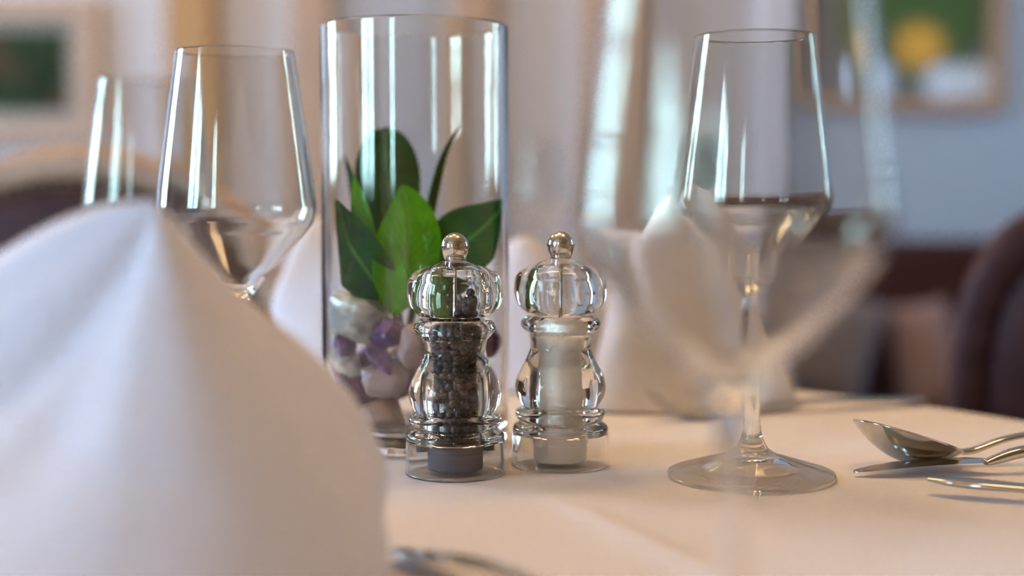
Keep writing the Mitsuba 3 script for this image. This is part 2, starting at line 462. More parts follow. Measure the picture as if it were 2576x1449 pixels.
def mill(key, x, y, label, grinder_mat, wing_angle):
    note(key, label, 'mill', 'clear acrylic table mills')
    at = (x, y, TABLE)
    body = np.vstack([smooth_profile(BODY_OUT), [(0.0142, 0.0755), (0.0137, 0.0750), (0.0135, 0.0700), (0.0124, 0.0640), (0.0115, 0.0560), (0.0115, 0.0166), (0.0215, 0.0166), (0.0226, 0.0158), (0.0231, 0.0008), (0.0234, 0.0), (0.0245, 0.0)]])
    put(key + '__body', lathe(body, at, 128), 'mat_acrylic', smooth=38)
    head_in = [(0.0, 0.0985), *smooth_profile([(0.0060, 0.0978), (0.0105, 0.0957), (0.0132, 0.0920), (0.0142, 0.0870), (0.0142, 0.0778)]).tolist(), (0.0146, 0.0774), (0.0168, 0.0772)]
    head = np.vstack([head_in, smooth_profile(HEAD_OUT), [(0.0, 0.1044)]])
    put(key + '__head', lathe(head, at, 128), 'mat_acrylic', smooth=38)
    # knob: a ball with a milled collar at mid height
    r = 0.0067
    kp = [(0.0, 0.1040), (0.0046, 0.1040), (0.0051, 0.1043), (0.0054, 0.1050)] + [(0.0054 + 0.0013 * math.sin(t), 0.1050 + 0.0054 * t / 1.57) for t in np.linspace(0.12, 1.57, 10)]
    kp += [(r + 0.0001, 0.1105), (r + 0.0001, 0.1113)] + [(r * math.cos(t), 0.1111 + r * math.sin(t)) for t in np.linspace(0.06, 1.5, 18)] + [(0, 0.1178)]
    put(key + '__knob', lathe(kp, at, 96), 'mat_chrome', smooth=40)
    teeth = []
    for t in np.arange(60) * 2 * np.pi / 60:
        b = trimesh.creation.box((0.0006, 0.00034, 0.0009))
        b.apply_transform(trimesh.transformations.rotation_matrix(t, (0, 0, 1)) @ trimesh.transformations.translation_matrix((r + 0.0002, 0, 0.11095)))
        teeth.append(b)
    g = trimesh.util.concatenate(teeth)
    g.apply_translation(at)
    put(key + '__knob__milling', g, 'mat_chrome')
    put(key + '__shaft', lathe([(0, 0.0166), (0.0010, 0.0166), (0.0010, 0.0986), (0, 0.0986)], at, 24), 'mat_steel', smooth=40)
    gr = [(0, 0.0022), (0.0128, 0.0022), (0.0133, 0.0028), (0.0134, 0.0105), (0.0138, 0.0107), (0.0138, 0.0160), (0.0134, 0.0164), (0, 0.0164)]
    put(key + '__grinder', lathe(gr, at, 64), grinder_mat, smooth=30)
    for k, a in enumerate((wing_angle, wing_angle + np.pi)):
        b = rounded_box((0.0163, 0, 0.0135), (0.0052, 0.0046, 0.0056), 0.0006)
        b.apply_transform(trimesh.transformations.rotation_matrix(a, (0, 0, 1)))
        b.apply_translation(at)
        put(key + '__' + nth('grinder_lug', k), b, grinder_mat, smooth=30)


PX, PY = -0.02785, 0.6922
SX, SY = 0.0245, 0.7143
mill('pepper_mill', PX, PY, 'clear turned acrylic mill filled with black peppercorns', 'mat_black_plastic', 0.12)
mill('salt_mill', SX, SY, 'clear turned acrylic mill filled with white salt', 'mat_white_plastic', 0.9)

# peppercorns: rings stacked in the bore, a few loose ones in the head
corns = []
for v in range(3):
    m = trimesh.creation.icosphere(2, 1.0)
    q = m.vertices
    m.vertices = q * (1 + 0.16 * (meshkit.fbm(q * 3.2 + 9 * v, 2, v) - 0.5) + 0.10 * (meshkit.noise(q * 8 + 4 * v, v) - 0.5))[:, None]
    corns.append(m)
spots = []
z = 0.0188
layer = 0
while z < 0.0745:
    bore = 0.0115 if z < 0.056 else 0.0115 + (z - 0.056) * 0.115
    n = 15 if z < 0.062 else 17
    phase = rng.random()
    for j in range(n):
        a = 2 * np.pi * (j + phase) / n + rng.uniform(-0.10, 0.10)
        rad = rng.uniform(0.00180, 0.00212)
        spots.append((PX + (bore - rad - 0.0002) * math.cos(a), PY + (bore - rad - 0.0002) * math.sin(a), TABLE + z + rng.uniform(-0.0009, 0.0009), rad))
    z += 0.00345
    layer += 1
for dx, dy, dz in ((-0.0005, -0.0105, 0.0), (0.0035, -0.0100, 0.0), (0.0072, -0.0082, 0.0), (0.0102, -0.0045, 0.0), (0.0060, -0.0040, 0.0), (0.0110, -0.0003, 0.0), (0.0070, 0.0002, 0.0), (0.0090, 0.0040, 0.0),
                   (0.0018, -0.0098, 0.0033), (0.0055, -0.0088, 0.0033), (0.0090, -0.0055, 0.0033), (0.0100, -0.0015, 0.0033), (0.0065, -0.0050, 0.0034), (0.0070, -0.0068, 0.0066), (0.0085, -0.0030, 0.0066), (0.0050, -0.0030, 0.0060), (0.0072, -0.0045, 0.0097)):
    spots.append((PX + dx, PY + dy, TABLE + 0.0776 + 0.0019 + dz, 0.00190))
for i, (x, y, z, r) in enumerate(spots):
    m = corns[i % 3].copy()
    m.apply_transform(trimesh.transformations.random_rotation_matrix(rng.random(3)))
    m.apply_scale(r)
    m.apply_translation((x, y, z))
    put(nth('peppercorn', i), m, 'mat_pepper', smooth=True, label=('wrinkled black peppercorn in the column filling the pepper mill body' if i < len(spots) - 17 else 'loose black peppercorn piled in the clear head of the pepper mill'), cat='peppercorn', group=('peppercorns in the mill body' if i < len(spots) - 17 else 'loose peppercorns in the mill head'))

# salt: a heap of fine grains filling the bore
nz, na = 70, 64
zz = np.linspace(0.0170, 0.0735, nz)
aa = np.arange(na) * 2 * np.pi / na
zz2, aa2 = np.meshgrid(zz, aa, indexing='ij')
bore = np.where(zz2 < 0.056, 0.0114, 0.0114 + (zz2 - 0.056) * 0.115)
q = np.stack([np.cos(aa2) * bore, np.sin(aa2) * bore, zz2], -1).reshape(-1, 3)
rr = bore - 0.0002 - 0.00022 * meshkit.noise(q * 1800, 5).reshape(bore.shape)
v = np.stack([SX + rr * np.cos(aa2), SY + rr * np.sin(aa2), TABLE + zz2], -1).reshape(-1, 3)
f = grid_faces(nz, na, True)
v = np.vstack([v, [(SX, SY, TABLE + 0.0170), (SX, SY, TABLE + 0.0742)]])
kk = nz * na
f = np.vstack([f] + [[(kk, (j + 1) % na, j), (kk + 1, kk - na + j, kk - na + (j + 1) % na)] for j in range(na)])
put('table_salt', (v, f), 'mat_salt', smooth=False, label='fine white salt grains inside the clear salt mill', cat='salt', kind='stuff')

# ------------------------------------------------------------------ the glass vase with stones and leaves
VX, VY, VR, VH = -0.0530, 0.7800, 0.0512, 0.2275
vp_out = [(0, 0.0), (0.046, 0.0), (0.0490, 0.0010), (0.0507, 0.0040), (VR, 0.0090), (VR, 0.0090)]
vase = np.vstack([[(0, -0.0020), (0.040, -0.0020)], smooth_profile([(0.0455, -0.0014), (0.0488, 0.0008), (0.0506, 0.0045), (VR, 0.0105)], 0.001), [(VR, VH - 0.0014), (VR - 0.0005, VH - 0.0003), (VR - 0.0012, VH), (VR - 0.0020, VH - 0.0003), (VR - 0.0026, VH - 0.0014)],
                  [(VR - 0.0026, 0.0190), (VR - 0.0034, 0.0150), (VR - 0.0058, 0.0122), (VR - 0.0110, 0.0110), (0, 0.0105)]])
put('glass_vase', lathe(vase, (VX, VY, TABLE), 160), 'mat_glass', smooth=45, label='tall clear glass cylinder vase holding stones and green leaves', cat='vase')


def stone(size, seed, sharp):
    r = np.random.default_rng(seed)
    p = r.normal(size=(26 if sharp else 34, 3))
    p /= np.linalg.norm(p, axis=1, keepdims=True)
    p *= r.uniform(0.82, 1.0, (len(p), 1))
    m = trimesh.convex.convex_hull(p * np.array(size))
    if not sharp:
        m = m.subdivide().subdivide()
        trimesh.smoothing.filter_taubin(m, iterations=6)
        m.vertices += m.vertex_normals * (meshkit.fbm(m.vertices * 160, 3, seed) - 0.5)[:, None] * 0.0022
    else:
        m = m.subdivide().subdivide()
        m.vertices += m.vertex_normals * (meshkit.fbm(m.vertices * 220, 3, seed) - 0.5)[:, None] * 0.0012
    m.apply_transform(trimesh.transformations.random_rotation_matrix(r.random(3)) if sharp else np.eye(4))
    return m


STONES = [  # dx, dy, z, half sizes, kind, label
    (-0.0293, -0.0213, 0.0710, (0.0215, 0.0165, 0.0245), 'quartz', 'large frosty clear quartz chunk, topmost on the left in the vase'),
    (-0.0352, -0.0233, 0.0470, (0.0125, 0.009, 0.0075), 'quartz', 'small whitish quartz chunk at mid height by the left vase glass'),
    (-0.0115, -0.0364, 0.0640, (0.0105, 0.01, 0.0125), 'amethyst', 'purple amethyst chunk with a pointed top beside the large quartz'),
    (-0.0170, -0.0372, 0.0520, (0.0135, 0.0075, 0.0062), 'amethyst', 'flat purple amethyst sliver lying under the large quartz'),
    (-0.0355, -0.0245, 0.0555, (0.01, 0.0075, 0.0052), 'amethyst', 'small violet amethyst piece against the left vase glass'),
    (-0.0136, -0.0348, 0.0395, (0.0155, 0.011, 0.0125), 'rose', 'pale pinkish rounded quartz in the middle of the vase front'),
    (-0.0320, -0.0225, 0.0300, (0.015, 0.013, 0.0135), 'amethyst', 'dark purple amethyst block low on the left of the vase'),
    (-0.0140, -0.0337, 0.0200, (0.016, 0.012, 0.01), 'agate', 'tan flat stone on the vase bottom'),
    (-0.0325, -0.0286, 0.0165, (0.0075, 0.0065, 0.005), 'amethyst', 'tiny dark purple pebble at the bottom of the vase'),
    (0.0010, -0.0383, 0.0570, (0.0105, 0.0095, 0.0135), 'rose', 'pale stone half hidden behind the pepper mill'),
    (0.0370, -0.0198, 0.0580, (0.01, 0.0105, 0.015), 'amethyst', 'purple amethyst piece at the right vase wall'),
    (0.0370, -0.0188, 0.0330, (0.011, 0.0115, 0.013), 'agate', 'brownish stone low at the right vase wall'),
    (0.0190, -0.0319, 0.0300, (0.015, 0.012, 0.016), 'amethyst', 'purple stone behind the pepper mill'),
    (0.0120, 0.0180, 0.0300, (0.0200, 0.0180, 0.0200), 'rose', 'pale stone at the back of the vase'),
    (-0.0180, 0.0170, 0.0350, (0.0200, 0.0180, 0.0240), 'quartz', 'frosty quartz at the back of the vase'),
    (0.0200, 0.0060, 0.0560, (0.0140, 0.0140, 0.0120), 'rose', 'pale stone under the leaf stalks on the right'),
    (-0.0235, -0.0080, 0.0470, (0.0120, 0.0110, 0.0105), 'amethyst', 'deep purple amethyst wedged behind the middle of the pile'),
    (-0.0370, -0.0040, 0.0400, (0.0100, 0.0110, 0.0120), 'amethyst', 'violet amethyst pressed to the left vase wall, behind the whitish chunk'),
    (-0.0060, -0.0130, 0.0440, (0.0120, 0.0100, 0.0120), 'rose', 'pale rosy stone wedged behind the rounded quartz'),
    (-0.0225, -0.0080, 0.0200, (0.0140, 0.0130, 0.0110), 'amethyst', 'dark amethyst behind the tan stone at the bottom'),
    (0.0260, -0.0130, 0.0440, (0.0130, 0.0120, 0.0140), 'rose', 'dusky pink stone right of the pepper mill'),
]
for i, (dx, dy, z, s, kind, label) in enumerate(STONES):
    m = stone(s, 40 + i, kind in ('amethyst', 'quartz'))
    v = m.vertices + np.array([VX + dx, VY + dy, 0])
    # nothing pokes through the glass
    d = v[:, :2] - [VX, VY]
    r = np.linalg.norm(d, axis=1)
    lim = VR - 0.0033
    v[:, :2] = np.array([VX, VY]) + d * np.minimum(1, lim / np.maximum(r, 1e-9))[:, None]
    v[:, 2] = np.maximum(v[:, 2] + z, 0.0116) + TABLE
    put(nth('vase_stone', i), trimesh.Trimesh(v, m.faces, process=False), 'mat_' + kind, smooth=28 if kind in ('amethyst', 'quartz') else True, label=label, cat='stone', group='decorative stones in the vase')

note('leaf_sprig', 'sprig of glossy green leaves standing in the glass vase', 'plant')


def leaf(key, path, width, normal, mat, cup=0.18, shape=1.0, nu=36, nv=15):
    """A blade along the spline PATH (base to tip); NORMAL is the side that faces out."""
    c = spline(path, nu)
    u = np.linspace(0, 1, nu)
    t = np.gradient(c, axis=0)
    t /= np.linalg.norm(t, axis=1, keepdims=True)
    side = np.cross(t, np.array(normal, float))
    side /= np.linalg.norm(side, axis=1, keepdims=True)
    nn = np.cross(side, t)
    w = width * np.sin(np.pi * np.clip(u, 0, 1) ** shape) ** (0.45 if shape > 1.1 else 0.72)
    w = np.maximum(w, 0.0006 * (1 - u))
    s = np.linspace(-1, 1, nv)
    wave = 0.04 * np.sin(u * 13)[:, None] * (np.abs(s) ** 2)[None]
    v = c[:, None] + (w[:, None] * s[None])[..., None] * side[:, None] + (w[:, None] * (cup * np.abs(s)[None] ** 1.3 + wave))[..., None] * nn[:, None]
    d = v[..., :2] - [VX, VY]
    r = np.linalg.norm(d, axis=-1)
    lim = VR - 0.0032
    v[..., :2] = np.array([VX, VY]) + d * np.minimum(1, lim / np.maximum(r, 1e-9))[..., None]
    uv = np.stack(np.meshgrid(u, (s + 1) / 2, indexing='ij'), -1).reshape(-1, 2)
    put(key, trimesh.Trimesh(v.reshape(-1, 3), grid_faces(nu, nv), process=False), mat, smooth=True, uv=uv)


def at(px, py, y):
    """The point at depth y that a line of sight through (px, py) of the photograph meets; used to take positions off the photograph."""
    a, b = (px - 1288) / 3578, (724.5 - py) / 3578
    r = np.array([a, math.cos(PITCH) + b * math.sin(PITCH), -math.sin(PITCH) + b * math.cos(PITCH)])
    return np.array([0, 0, EYE]) + r * (y / r[1])


LEAVES = [  # (path px, py, y ...), half width, normal, material, cup, shape
    ([(1000, 700, 0.790), (985, 560, 0.795), (975, 440, 0.800), (972, 320, 0.803)], 0.0182, (0.10, -1, 0.15), 'leaf', 0.10, 1.7),
    ([(1040, 720, 0.786), (1072, 560, 0.788), (1100, 430, 0.790), (1160, 312, 0.786)], 0.0060, (0.93, -0.42, -0.1), 'leaf', 0.25, 0.9),
    ([(1060, 700, 0.772), (1130, 640, 0.768), (1205, 580, 0.766), (1270, 500, 0.770)], 0.0190, (-0.15, -1, 0.35), 'leaf', 0.15, 0.85),
    ([(1000, 790, 0.765), (1015, 690, 0.762), (1030, 590, 0.766), (1010, 465, 0.772)], 0.0175, (0.15, -1, 0.1), 'bright_leaf', 0.12, 1.0),
    ([(965, 800, 0.757), (950, 700, 0.753), (925, 580, 0.752), (893, 440, 0.757)], 0.0080, (-0.55, -0.8, 0.05), 'bright_leaf', 0.3, 1.0),
    ([(990, 770, 0.760), (930, 690, 0.748), (880, 610, 0.744), (838, 500, 0.750)], 0.0150, (-0.30, -1, 0.20), 'leaf', 0.15, 0.9),
    ([(985, 790, 0.748), (985, 730, 0.745), (975, 670, 0.746), (960, 590, 0.750)], 0.0085, (0.25, -1, 0.05), 'bright_leaf', 0.2, 1.0),
    ([(945, 640, 0.797), (915, 540, 0.802), (890, 460, 0.804), (866, 388, 0.800)], 0.0060, (-0.8, -0.6, 0.0), 'leaf', 0.25, 1.0),
]
for i, (path, w, nrm, mat, cup, shp) in enumerate(LEAVES):
    leaf('leaf_sprig__' + nth('leaf', i), [at(*p) for p in path], w, nrm, 'mat_' + mat, cup, shp)
for i, (a, b) in enumerate((((1000, 705, 0.790), (1010, 860, 0.775)), ((1045, 715, 0.786), (1020, 870, 0.775)), ((1060, 700, 0.772), (1020, 860, 0.772)), ((990, 785, 0.762), (1010, 880, 0.770)))):
    p, q = at(*a), at(*b)
    put('leaf_sprig__' + nth('stalk', i), strip([(*p, 0.0011, 0.0011), (*((p + q) / 2), 0.0014, 0.0014), (*q, 0.0016, 0.0016)], 16, 10, up=(0, 1, 0), power=2), 'mat_leaf', smooth=True)

# ------------------------------------------------------------------ napkins
def napkin(key, x, y, height, ctrl, label, seed=0, turn=0.0, lean=(0, 0), hem=(0, 1, 0)):
    """A standing folded napkin: a cone of cloth from the tip, whose sides bulge or hollow. ctrl: (angle, radius, power, overhang)."""
    nphi, nt = 180, 70
    c = np.array(sorted((a % 360, r, p, q) for a, r, p, q in ctrl), float)
    c = np.vstack([c[-1] - [360, 0, 0, 0], c, c[0] + [360, 0, 0, 0]])
    phi = np.arange(nphi) * 360 / nphi
    from scipy.interpolate import PchipInterpolator
    R, Pw, Q = (PchipInterpolator(c[:, 0], c[:, i])(phi) for i in (1, 2, 3))
    t = np.r_[0.0, np.linspace(0.02, 1, nt - 1) ** 1.2]
    tt, ph = np.meshgrid(t, phi, indexing='ij')
    rad = R * tt ** Pw * (1 + Q * tt * (1 - tt))
    lift = hem[2] * np.exp(-(((ph - hem[0] + 180) % 360 - 180) / hem[1]) ** 2)
    ph = np.radians(ph + turn)
    vx, vy, vz = rad * np.cos(ph) + lean[0] * (1 - tt), rad * np.sin(ph) + lean[1] * (1 - tt), height * (1 - tt * (1 - lift))
    v = np.stack([x + vx, y + vy, TABLE + 0.001 + vz], -1).reshape(-1, 3)
    v[:, :2] += (meshkit.fbm(v * 22, 3, seed)[:, None] - 0.5) * 0.006 * np.clip(tt.reshape(-1, 1) * 3, 0, 1)
    put(key, trimesh.Trimesh(v, grid_faces(nt, nphi, True)[:, ::-1], process=False), 'mat_napkin', smooth=True, label=label, cat='napkin', group='standing folded napkins')


napkin('napkin', -0.113, 0.450, 0.134, [(75, 0.090, 1.0, 1.0), (52, 0.100, 1.0, 1.35), (42, 0.092, 1.0, 1.3), (25, 0.076, 1.0, 1.1), (0, 0.072, 1.0, 0.9), (-40, 0.078, 1.0, 0.6), (-85, 0.10, 1.15, 0), (-120, 0.125, 1.5, 0), (-138, 0.150, 1.6, 0), (-150, 0.150, 1.5, 0), (-158, 0.135, 1.05, 0), (-168, 0.165, 0.95, 0), (178, 0.16, 0.62, 0), (168, 0.17, 0.55, 0), (150, 0.16, 0.48, 0), (110, 0.11, 0.7, 0)],
       'big blurred white cone napkin closest to the lens, in front of the wine glasses', 1, hem=(38, 34, 0.17))
napkin('napkin_001', 0.112, 0.925, 0.132, [(-10, 0.075, 0.75, 0), (-50, 0.062, 0.8, 0), (-85, 0.050, 1.5, 0), (-115, 0.055, 1.0, 0), (-150, 0.07, 0.55, 0), (180, 0.062, 0.5, 0.3), (90, 0.06, 0.6, 0), (40, 0.06, 0.6, 0)],
       'white cone napkin behind the salt mill and the wine glass foot', 2)
napkin('napkin_002', -0.128, 1.000, 0.120, [(0, 0.06, 0.5, 0), (-60, 0.05, 0.6, 0), (-110, 0.045, 0.5, 0.4), (-150, 0.04, 0.35, 1.2), (180, 0.035, 0.3, 1.5), (90, 0.05, 0.5, 0)],
       'bluish white folded napkin between the far wine glass and the vase', 3)
napkin('napkin_003', 0.010, 1.015, 0.105, [(0, 0.045, 0.5, 0.3), (-60, 0.045, 0.6, 0), (-120, 0.045, 0.5, 0), (180, 0.05, 0.45, 0.3), (90, 0.045, 0.5, 0)],
       'small white folded napkin seen between the vase and the salt mill', 4)

# ------------------------------------------------------------------ cutlery
def spoon_bowl(tip, neck, width, depth, roll=0.0, up=(0, 0, 1), thick=0.0012):
    tip, neck = np.array(tip, float), np.array(neck, float)
    d, s, n = frame_of(neck - tip, up)
    L = np.linalg.norm(neck - tip)
    nr, na = 24, 64
    r = np.linspace(0, 1, nr)
    a = np.arange(na) * 2 * np.pi / na
    rr, aa = np.meshgrid(r, a, indexing='ij')
    ux = 0.5 + 0.5 * rr * np.cos(aa)
    ww = width / 2 * rr * np.sin(aa) * (1 - 0.16 * np.cos(aa) * rr)
    h = -depth * (1 - rr ** 2)
    top = tip + (ux * L)[..., None] * d + ww[..., None] * s + h[..., None] * n
    bot = top - n * (thick * (1 - 0.3 * rr ** 4))[..., None]
    v = np.vstack([top.reshape(-1, 3), bot.reshape(-1, 3)])
    f = grid_faces(nr, na, True)
    k = nr * na
    rim = [[(k - na + j, 2 * k - na + (j + 1) % na, k - na + (j + 1) % na), (k - na + j, 2 * k - na + j, 2 * k - na + (j + 1) % na)] for j in range(na)]
    m = trimesh.Trimesh(v, np.vstack([f, f[:, ::-1] + k] + rim), process=False)
    if m.volume < 0:
        m.invert()
    return m


TT = TABLE + 0.0012
# spoon resting over the knife on the right
tip, neck = (0.1720, 0.7020, TT + 0.0235), (0.2275, 0.7135, TT + 0.0052)
note('spoon', 'polished steel spoon with its bowl tipped up, lying just behind the knife', 'spoon')
put('spoon__bowl', spoon_bowl(tip, neck, 0.040, 0.0125, up=(0.05, 0.12, 1)), 'mat_steel', smooth=50)
put('spoon__handle', strip([(0.2235, 0.7127, TT + 0.0060, 0.0032, 0.0012), (0.2310, 0.7142, TT + 0.0050, 0.0027, 0.0015), (0.2450, 0.7168, TT + 0.0090, 0.0027, 0.0015), (0.2680, 0.7215, TT + 0.0128, 0.0034, 0.0014),
                           (0.3000, 0.7280, TT + 0.0128, 0.0050, 0.0013), (0.3450, 0.7370, TT + 0.0066, 0.0075, 0.0012), (0.3640, 0.7410, TT + 0.0036, 0.0060, 0.0010)], 80, 20), 'mat_steel', smooth=50)
# knife
note('knife', 'polished steel table knife with a serrated edge, lying in front of the spoon', 'knife')


def knife_blade():
    a, b = np.array([0.1660, 0.6835, TT + 0.0004]), np.array([0.2370, 0.6935, TT + 0.0036])
    d, s, n = frame_of(b - a)
    n_ = 90
    u = np.linspace(0, 1, n_)
    back = 0.0088 * np.clip(u / 0.35, 0, 1) ** 0.55        # far side of the blade
    front = -0.0035 * np.clip(u / 0.25, 0, 1) ** 0.6 - np.where((u > 0.08) & (u < 0.8), 0.0003 * (np.arange(n_) % 2), 0)
    front[-14:] *= np.linspace(1, 0.45, 14)
    back[-14:] *= np.linspace(1, 0.45, 14)
    rows = []
    for i in range(n_):
        c = a + (b - a) * u[i] + np.array([0, 0, 0.0012 * math.sin(u[i] * 3)])
        f0, k0 = c - s * front[i] * -1 * -1, c - s * back[i]
        rows.append([c - s * front[i] * 1.0 * -1 * -1 + n * 0, c - s * (front[i] + back[i]) / 2 + n * 0.0009, c - s * back[i] + n * 0.0009, c - s * back[i] - n * 0.0004, c - s * (front[i] + back[i]) / 2 - n * 0.0004])
    v = np.array(rows).reshape(-1, 3)
    f = grid_faces(n_, 5, True)
    m = trimesh.Trimesh(v, f, process=False)
    if m.volume < 0:
        m.invert()
    return m


put('knife__blade', knife_blade(), 'mat_steel', smooth=25)
put('knife__handle', strip([(0.2330, 0.6930, TT + 0.0036, 0.0030, 0.0014), (0.2400, 0.6942, TT + 0.0052, 0.0030, 0.0024), (0.2510, 0.6960, TT + 0.0080, 0.0038, 0.0028), (0.2640, 0.6982, TT + 0.0086, 0.0042, 0.0029), (0.3000, 0.7045, TT + 0.0090, 0.0050, 0.0030),
                           (0.3500, 0.7130, TT + 0.0066, 0.0064, 0.0032), (0.3680, 0.7162, TT + 0.0046, 0.0050, 0.0024)], 70, 20), 'mat_steel', smooth=50)


def fork(key, tine_tip, root, mid, end, lift, label, arch):
    """A fork along tine_tip - root - mid - end on the table; each tine is a part."""
    note(key, label, 'fork')
    tip, root, mid, end = (np.array(p, float) for p in (tine_tip, root, mid, end))
    d, s, n = frame_of([root[0] - tip[0], root[1] - tip[1], 0])
    z = TT + 0.001
    for k in range(4):
        o = (k - 1.5) * 0.0058
        p0 = np.array([tip[0], tip[1], z + lift]) + s * o * 0.9
        p3 = np.array([root[0], root[1], z + 0.0005]) + s * o
        p1, p2 = p0 * 0.66 + p3 * 0.34, p0 * 0.33 + p3 * 0.67
        p1[2], p2[2] = z + lift * 0.52, z + lift * 0.14
        put(key + '__' + nth('tine', k), strip([(*p0, 0.0007, 0.0006), (*p1, 0.0013, 0.0009), (*p2, 0.0017, 0.0010), (*p3, 0.0020, 0.0010)], 24, 12), 'mat_steel', smooth=50)
    e = frame_of([end[0] - root[0], end[1] - root[1], 0])[0]
    b0 = np.array([root[0], root[1], z + 0.0005])
    put(key + '__handle', strip([(*(b0 - e * 0.003), 0.0108, 0.0009), (*(b0 + e * 0.012), 0.0112, 0.0010), (*(b0 + e * 0.026 + [0, 0, 0.002]), 0.0050, 0.0013), (*(b0 + e * 0.042 + [0, 0, 0.006 * arch]), 0.0026, 0.0016),
                                (mid[0], mid[1], z + 0.0105 * arch, 0.0034, 0.0014), (*(end - e[:2] * 0.02)[:2], z + 0.004 * arch, 0.0072, 0.0012), (*end[:2], z + 0.0006, 0.0042, 0.0011)], 90, 20), 'mat_steel', smooth=50)


fork('fork', (0.0830, 0.846), (0.1060, 0.8580), (0.178, 0.888), (0.2680, 0.9200), 0.016, 'steel fork with upturned tines before the napkin behind the wine glass', 0.35)
fork('fork_001', (0.070, 0.374), (0.048, 0.403), (-0.006, 0.477), (-0.0435, 0.5270), 0.012, 'blurred steel fork handle catching light at the bottom edge by the napkin', 0.7)
# knife lying in front, only the end of its handle in view
note('butter_knife', 'steel knife handle end lying alone in front of the spoon and knife', 'knife')
put('butter_knife__handle', strip([(0.1915, 0.6460, TT + 0.0050, 0.0030, 0.0010), (0.1960, 0.6435, TT + 0.0048, 0.0046, 0.0015), (0.2300, 0.6290, TT + 0.0040, 0.0052, 0.0017), (0.2700, 0.6110, TT + 0.0030, 0.0048, 0.0020), (0.2950, 0.6000, TT + 0.0026, 0.0036, 0.0016)], 60, 20), 'mat_steel', smooth=50)
put('butter_knife__blade', strip([(0.2940, 0.6004, TT + 0.0026, 0.0034, 0.0012), (0.3060, 0.5950, TT + 0.0020, 0.0080, 0.0008), (0.3400, 0.5800, TT + 0.0014, 0.0090, 0.0006), (0.3640, 0.5690, TT + 0.0010, 0.0040, 0.0004)], 40, 16), 'mat_steel', smooth=50)

# ------------------------------------------------------------------ chairs, bench, second table
def chair(key, x, y, turn, label, nails, size=(0.218, 0.212, 0.718), square=1.0, frame='mat_pale_wood'):
    note(key, label, 'chair', 'round-backed leather dining chairs')
    Rm = T4().translate([x, y, 0]).rotate([0, 0, 1], turn)

    def part(name, mesh, mat, smooth=30):
        mesh = mesh.copy()
        mesh.apply_transform(np.array(Rm.matrix, float).reshape(4, 4))
        put(key + '__' + name, mesh, mat, smooth=smooth)
    a, b, zc = size

    def pw(q):
        return np.sign(q) * np.abs(q) ** square
    # oval pad, domed on both sides: local x across, y depth, z up
    nr, na = 20, 72
    r = np.linspace(0, 1, nr)
    an = np.arange(na) * 2 * np.pi / na
    rr, aa = np.meshgrid(r, an, indexing='ij')
    fx, fz = (a - 0.03) * rr * pw(np.cos(aa)), (b - 0.03) * rr * pw(np.sin(aa)) + zc
    dome = 0.012 + 0.022 * np.sqrt(np.maximum(0, 1 - rr ** 2))
    v = np.vstack([np.stack([fx, -dome, fz], -1).reshape(-1, 3), np.stack([fx, dome, fz], -1).reshape(-1, 3)])
    f = grid_faces(nr, na, True)
    m = trimesh.Trimesh(v, np.vstack([f, f[:, ::-1] + nr * na]), process=False)
    if m.volume < 0:
        m.invert()
    part('backrest', m, 'mat_leather', True)
    t = np.arange(97) * 2 * np.pi / 96
    ring = []
    n2 = 14
    s2 = np.arange(n2) * 2 * np.pi / n2
    ca, sa = (np.sign(q) * np.abs(q) ** 0.7 for q in (np.cos(s2), np.sin(s2)))
    for q in t[:-1]:
        ring.append(np.stack([(a - 0.016 + 0.017 * ca) * pw(np.cos(q)), 0.022 * sa, zc + (b - 0.016 + 0.017 * ca) * pw(np.sin(q))], -1))
    v = np.array(ring).reshape(-1, 3)
    f = grid_faces(96, n2, True)
    last = np.array([[(95 * n2 + j, 95 * n2 + (j + 1) % n2, (j + 1) % n2), (95 * n2 + j, (j + 1) % n2, j)] for j in range(n2)]).reshape(-1, 3)
    m = trimesh.Trimesh(v, np.vstack([f, last]), process=False)
    if m.volume < 0:
        m.invert()
    part('back_frame', m, frame)
    for i in range(nails):
        q = math.radians(4 + 172 * i / (nails - 1))
        for sgn in (-1,):
            s = trimesh.creation.icosphere(1, 0.0048)
            s.vertices *= [1, 0.55, 1]
            s.apply_translation(((a - 0.036) * math.cos(q), sgn * 0.017, zc + (b - 0.036) * math.sin(q)))
            part(nth('nailhead', i), s, 'mat_nail', True)
    part('seat', rounded_box((0, -0.20, 0.44), (0.44, 0.36, 0.08), 0.03), 'mat_leather', 40)
    for i, (lx, ly) in enumerate(((-0.18, -0.34), (0.18, -0.34), (-0.16, 0.0), (0.16, 0.0))):
        part(nth('leg', i), lathe([(0, 0), (0.012, 0), (0.02, 0.40), (0.02, 0.42), (0, 0.42)] if i < 2 else [(0, 0), (0.012, 0), (0.02, 0.40), (0.016, 0.60), (0, 0.62)], (lx, ly, 0), 20), 'mat_pale_wood', 40)


chair('dining_chair', -0.415, 1.36, 0, 'round-backed brown leather chair with a row of dark nailheads, behind the left wine glasses', 46)
chair('dining_chair_001', 0.615, 1.20, -12, 'brown leather chair with a tall padded back at the right edge of the picture', 0, (0.235, 0.24, 0.655), 0.55, 'mat_leather')
note('bench', 'dark brown leather wall bench under the daylight tinted section of the back wall', 'bench')
put('bench__backrest', rounded_box((1.40, Y1 - 0.42, 0.56), (2.05, 0.14, 0.46), 0.03), 'mat_leather', smooth=40)
put('bench__seat', rounded_box((1.40, Y1 - 0.72, 0.38), (2.05, 0.50, 0.12), 0.03), 'mat_leather', smooth=40)
put('bench__plinth', box((1.40, Y1 - 0.62, 0.16), (1.95, 0.55, 0.31)), 'mat_leather')


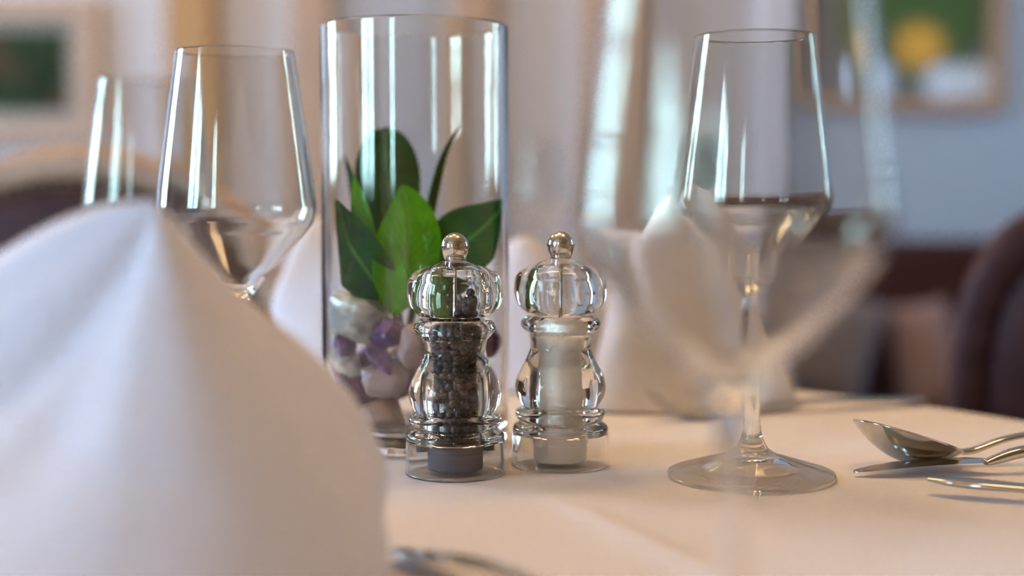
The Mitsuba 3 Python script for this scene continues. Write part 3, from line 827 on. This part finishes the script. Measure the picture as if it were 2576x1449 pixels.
def cushion(key, c, s, tilt, mat, label):
    u = np.linspace(-1, 1, 33)
    X, Z = np.meshgrid(u, u, indexing='ij')
    puff = np.sqrt(np.maximum(0, (1 - X ** 4) * (1 - Z ** 4)))
    pin = 1 - 0.07 * (1 - X ** 2) * 0 - 0.06 * (np.abs(X * Z) < 0)
    v = np.vstack([np.stack([s[0] * X * pin * (1 - 0.05 * (1 - Z ** 2)), sg * s[1] * puff, s[2] * Z * (1 - 0.05 * (1 - X ** 2))], -1).reshape(-1, 3) for sg in (-1, 1)])
    f = grid_faces(33, 33)
    m = trimesh.Trimesh(v, np.vstack([f, f[:, ::-1] + 33 * 33]), process=False)
    if m.volume < 0:
        m.invert()
    m.apply_transform(trimesh.transformations.rotation_matrix(math.radians(tilt), (0, 1, 0)))
    m.apply_transform(trimesh.transformations.rotation_matrix(math.radians(-12), (1, 0, 0)))
    m.apply_translation(c)
    put(key, m, mat, smooth=True, label=label, cat='cushion')


cushion('cushion', (0.575, 2.76, 0.600), (0.135, 0.05, 0.115), 18, 'mat_grey_fabric', 'grey cushion leaning against the dark leather bench')
cushion('cushion_001', (0.815, 2.79, 0.560), (0.060, 0.05, 0.115), -8, 'mat_pink_fabric', 'pale pink cushion on the bench beside the right chair')

put('tablecloth_001', tablecloth((-0.02, 2.25), 0.42, 0.24, 0.4, 40, 120, False), 'mat_cloth', smooth=True, label='white cloth over the second table further back', cat='tablecloth')
note('dining_table_001', 'round table under the white cloth further back', 'table')
put('dining_table_001__table_top', lathe([(0, -0.034), (0.41, -0.034), (0.414, -0.03), (0.414, -0.008), (0.41, -0.004), (0, -0.004)], (-0.02, 2.25, TABLE)), 'mat_wood')
put('dining_table_001__pedestal', lathe([(0, 0), (0.24, 0), (0.24, 0.03), (0.06, 0.07), (0.045, 0.2), (0.045, 0.65), (0.12, 0.715), (0, 0.716)], (-0.02, 2.25, 0)), 'mat_wood', smooth=40)
for i, (x, y) in enumerate(((0.045, 2.05), (0.27, 2.20))):
    key = nth('wine_glass', 4 + i)
    note(key, ('blurred wine glass on the far table seen between vase and salt mill' if i == 0 else 'blurred wine glass on the far table, behind the in-focus wine glass'), 'glass', 'wine glasses on the far table')
    put(key + '__bowl', lathe(bowl, (x, y, TABLE), 48), 'mat_glass', smooth=45)
    put(key + '__stem', lathe(smooth_profile(STEM), (x, y, TABLE), 24), 'mat_glass', smooth=True)
    put(key + '__foot', lathe(smooth_profile(FOOT), (x, y, TABLE), 48), 'mat_glass', smooth=45)

# ------------------------------------------------------------------ warm lamps under the ceiling
for i, (x, y, z, r) in enumerate(((-0.65, 1.15, 2.25, 0.16), (0.40, 0.85, 2.25, 0.16), (-0.15, 1.35, 2.25, 0.16), (-1.35, 2.35, 2.25, 0.16))):
    key = nth('pendant_lamp', i)
    note(key, 'small warm globe lamp hanging from the ceiling', 'lamp', 'warm globe lamps under the ceiling')
    g = trimesh.creation.icosphere(3, r)
    g.apply_translation((x, y, z))
    put(key + '__globe', g, 'mat_white_paint', smooth=True, emitter={'type': 'area', 'radiance': rgb(*WARM)})
    put(key + '__cord', lathe([(0, z + r - 0.004), (0.004, z + r - 0.004), (0.004, H), (0, H)], (x, y, 0), 12), 'mat_lamp_cord')
    put(key + '__cap', lathe([(0, z + r - 0.006), (0.025, z + r - 0.006), (0.02, z + r + 0.03), (0, z + r + 0.03)], (x, y, 0), 24), 'mat_lamp_cord', smooth=40)
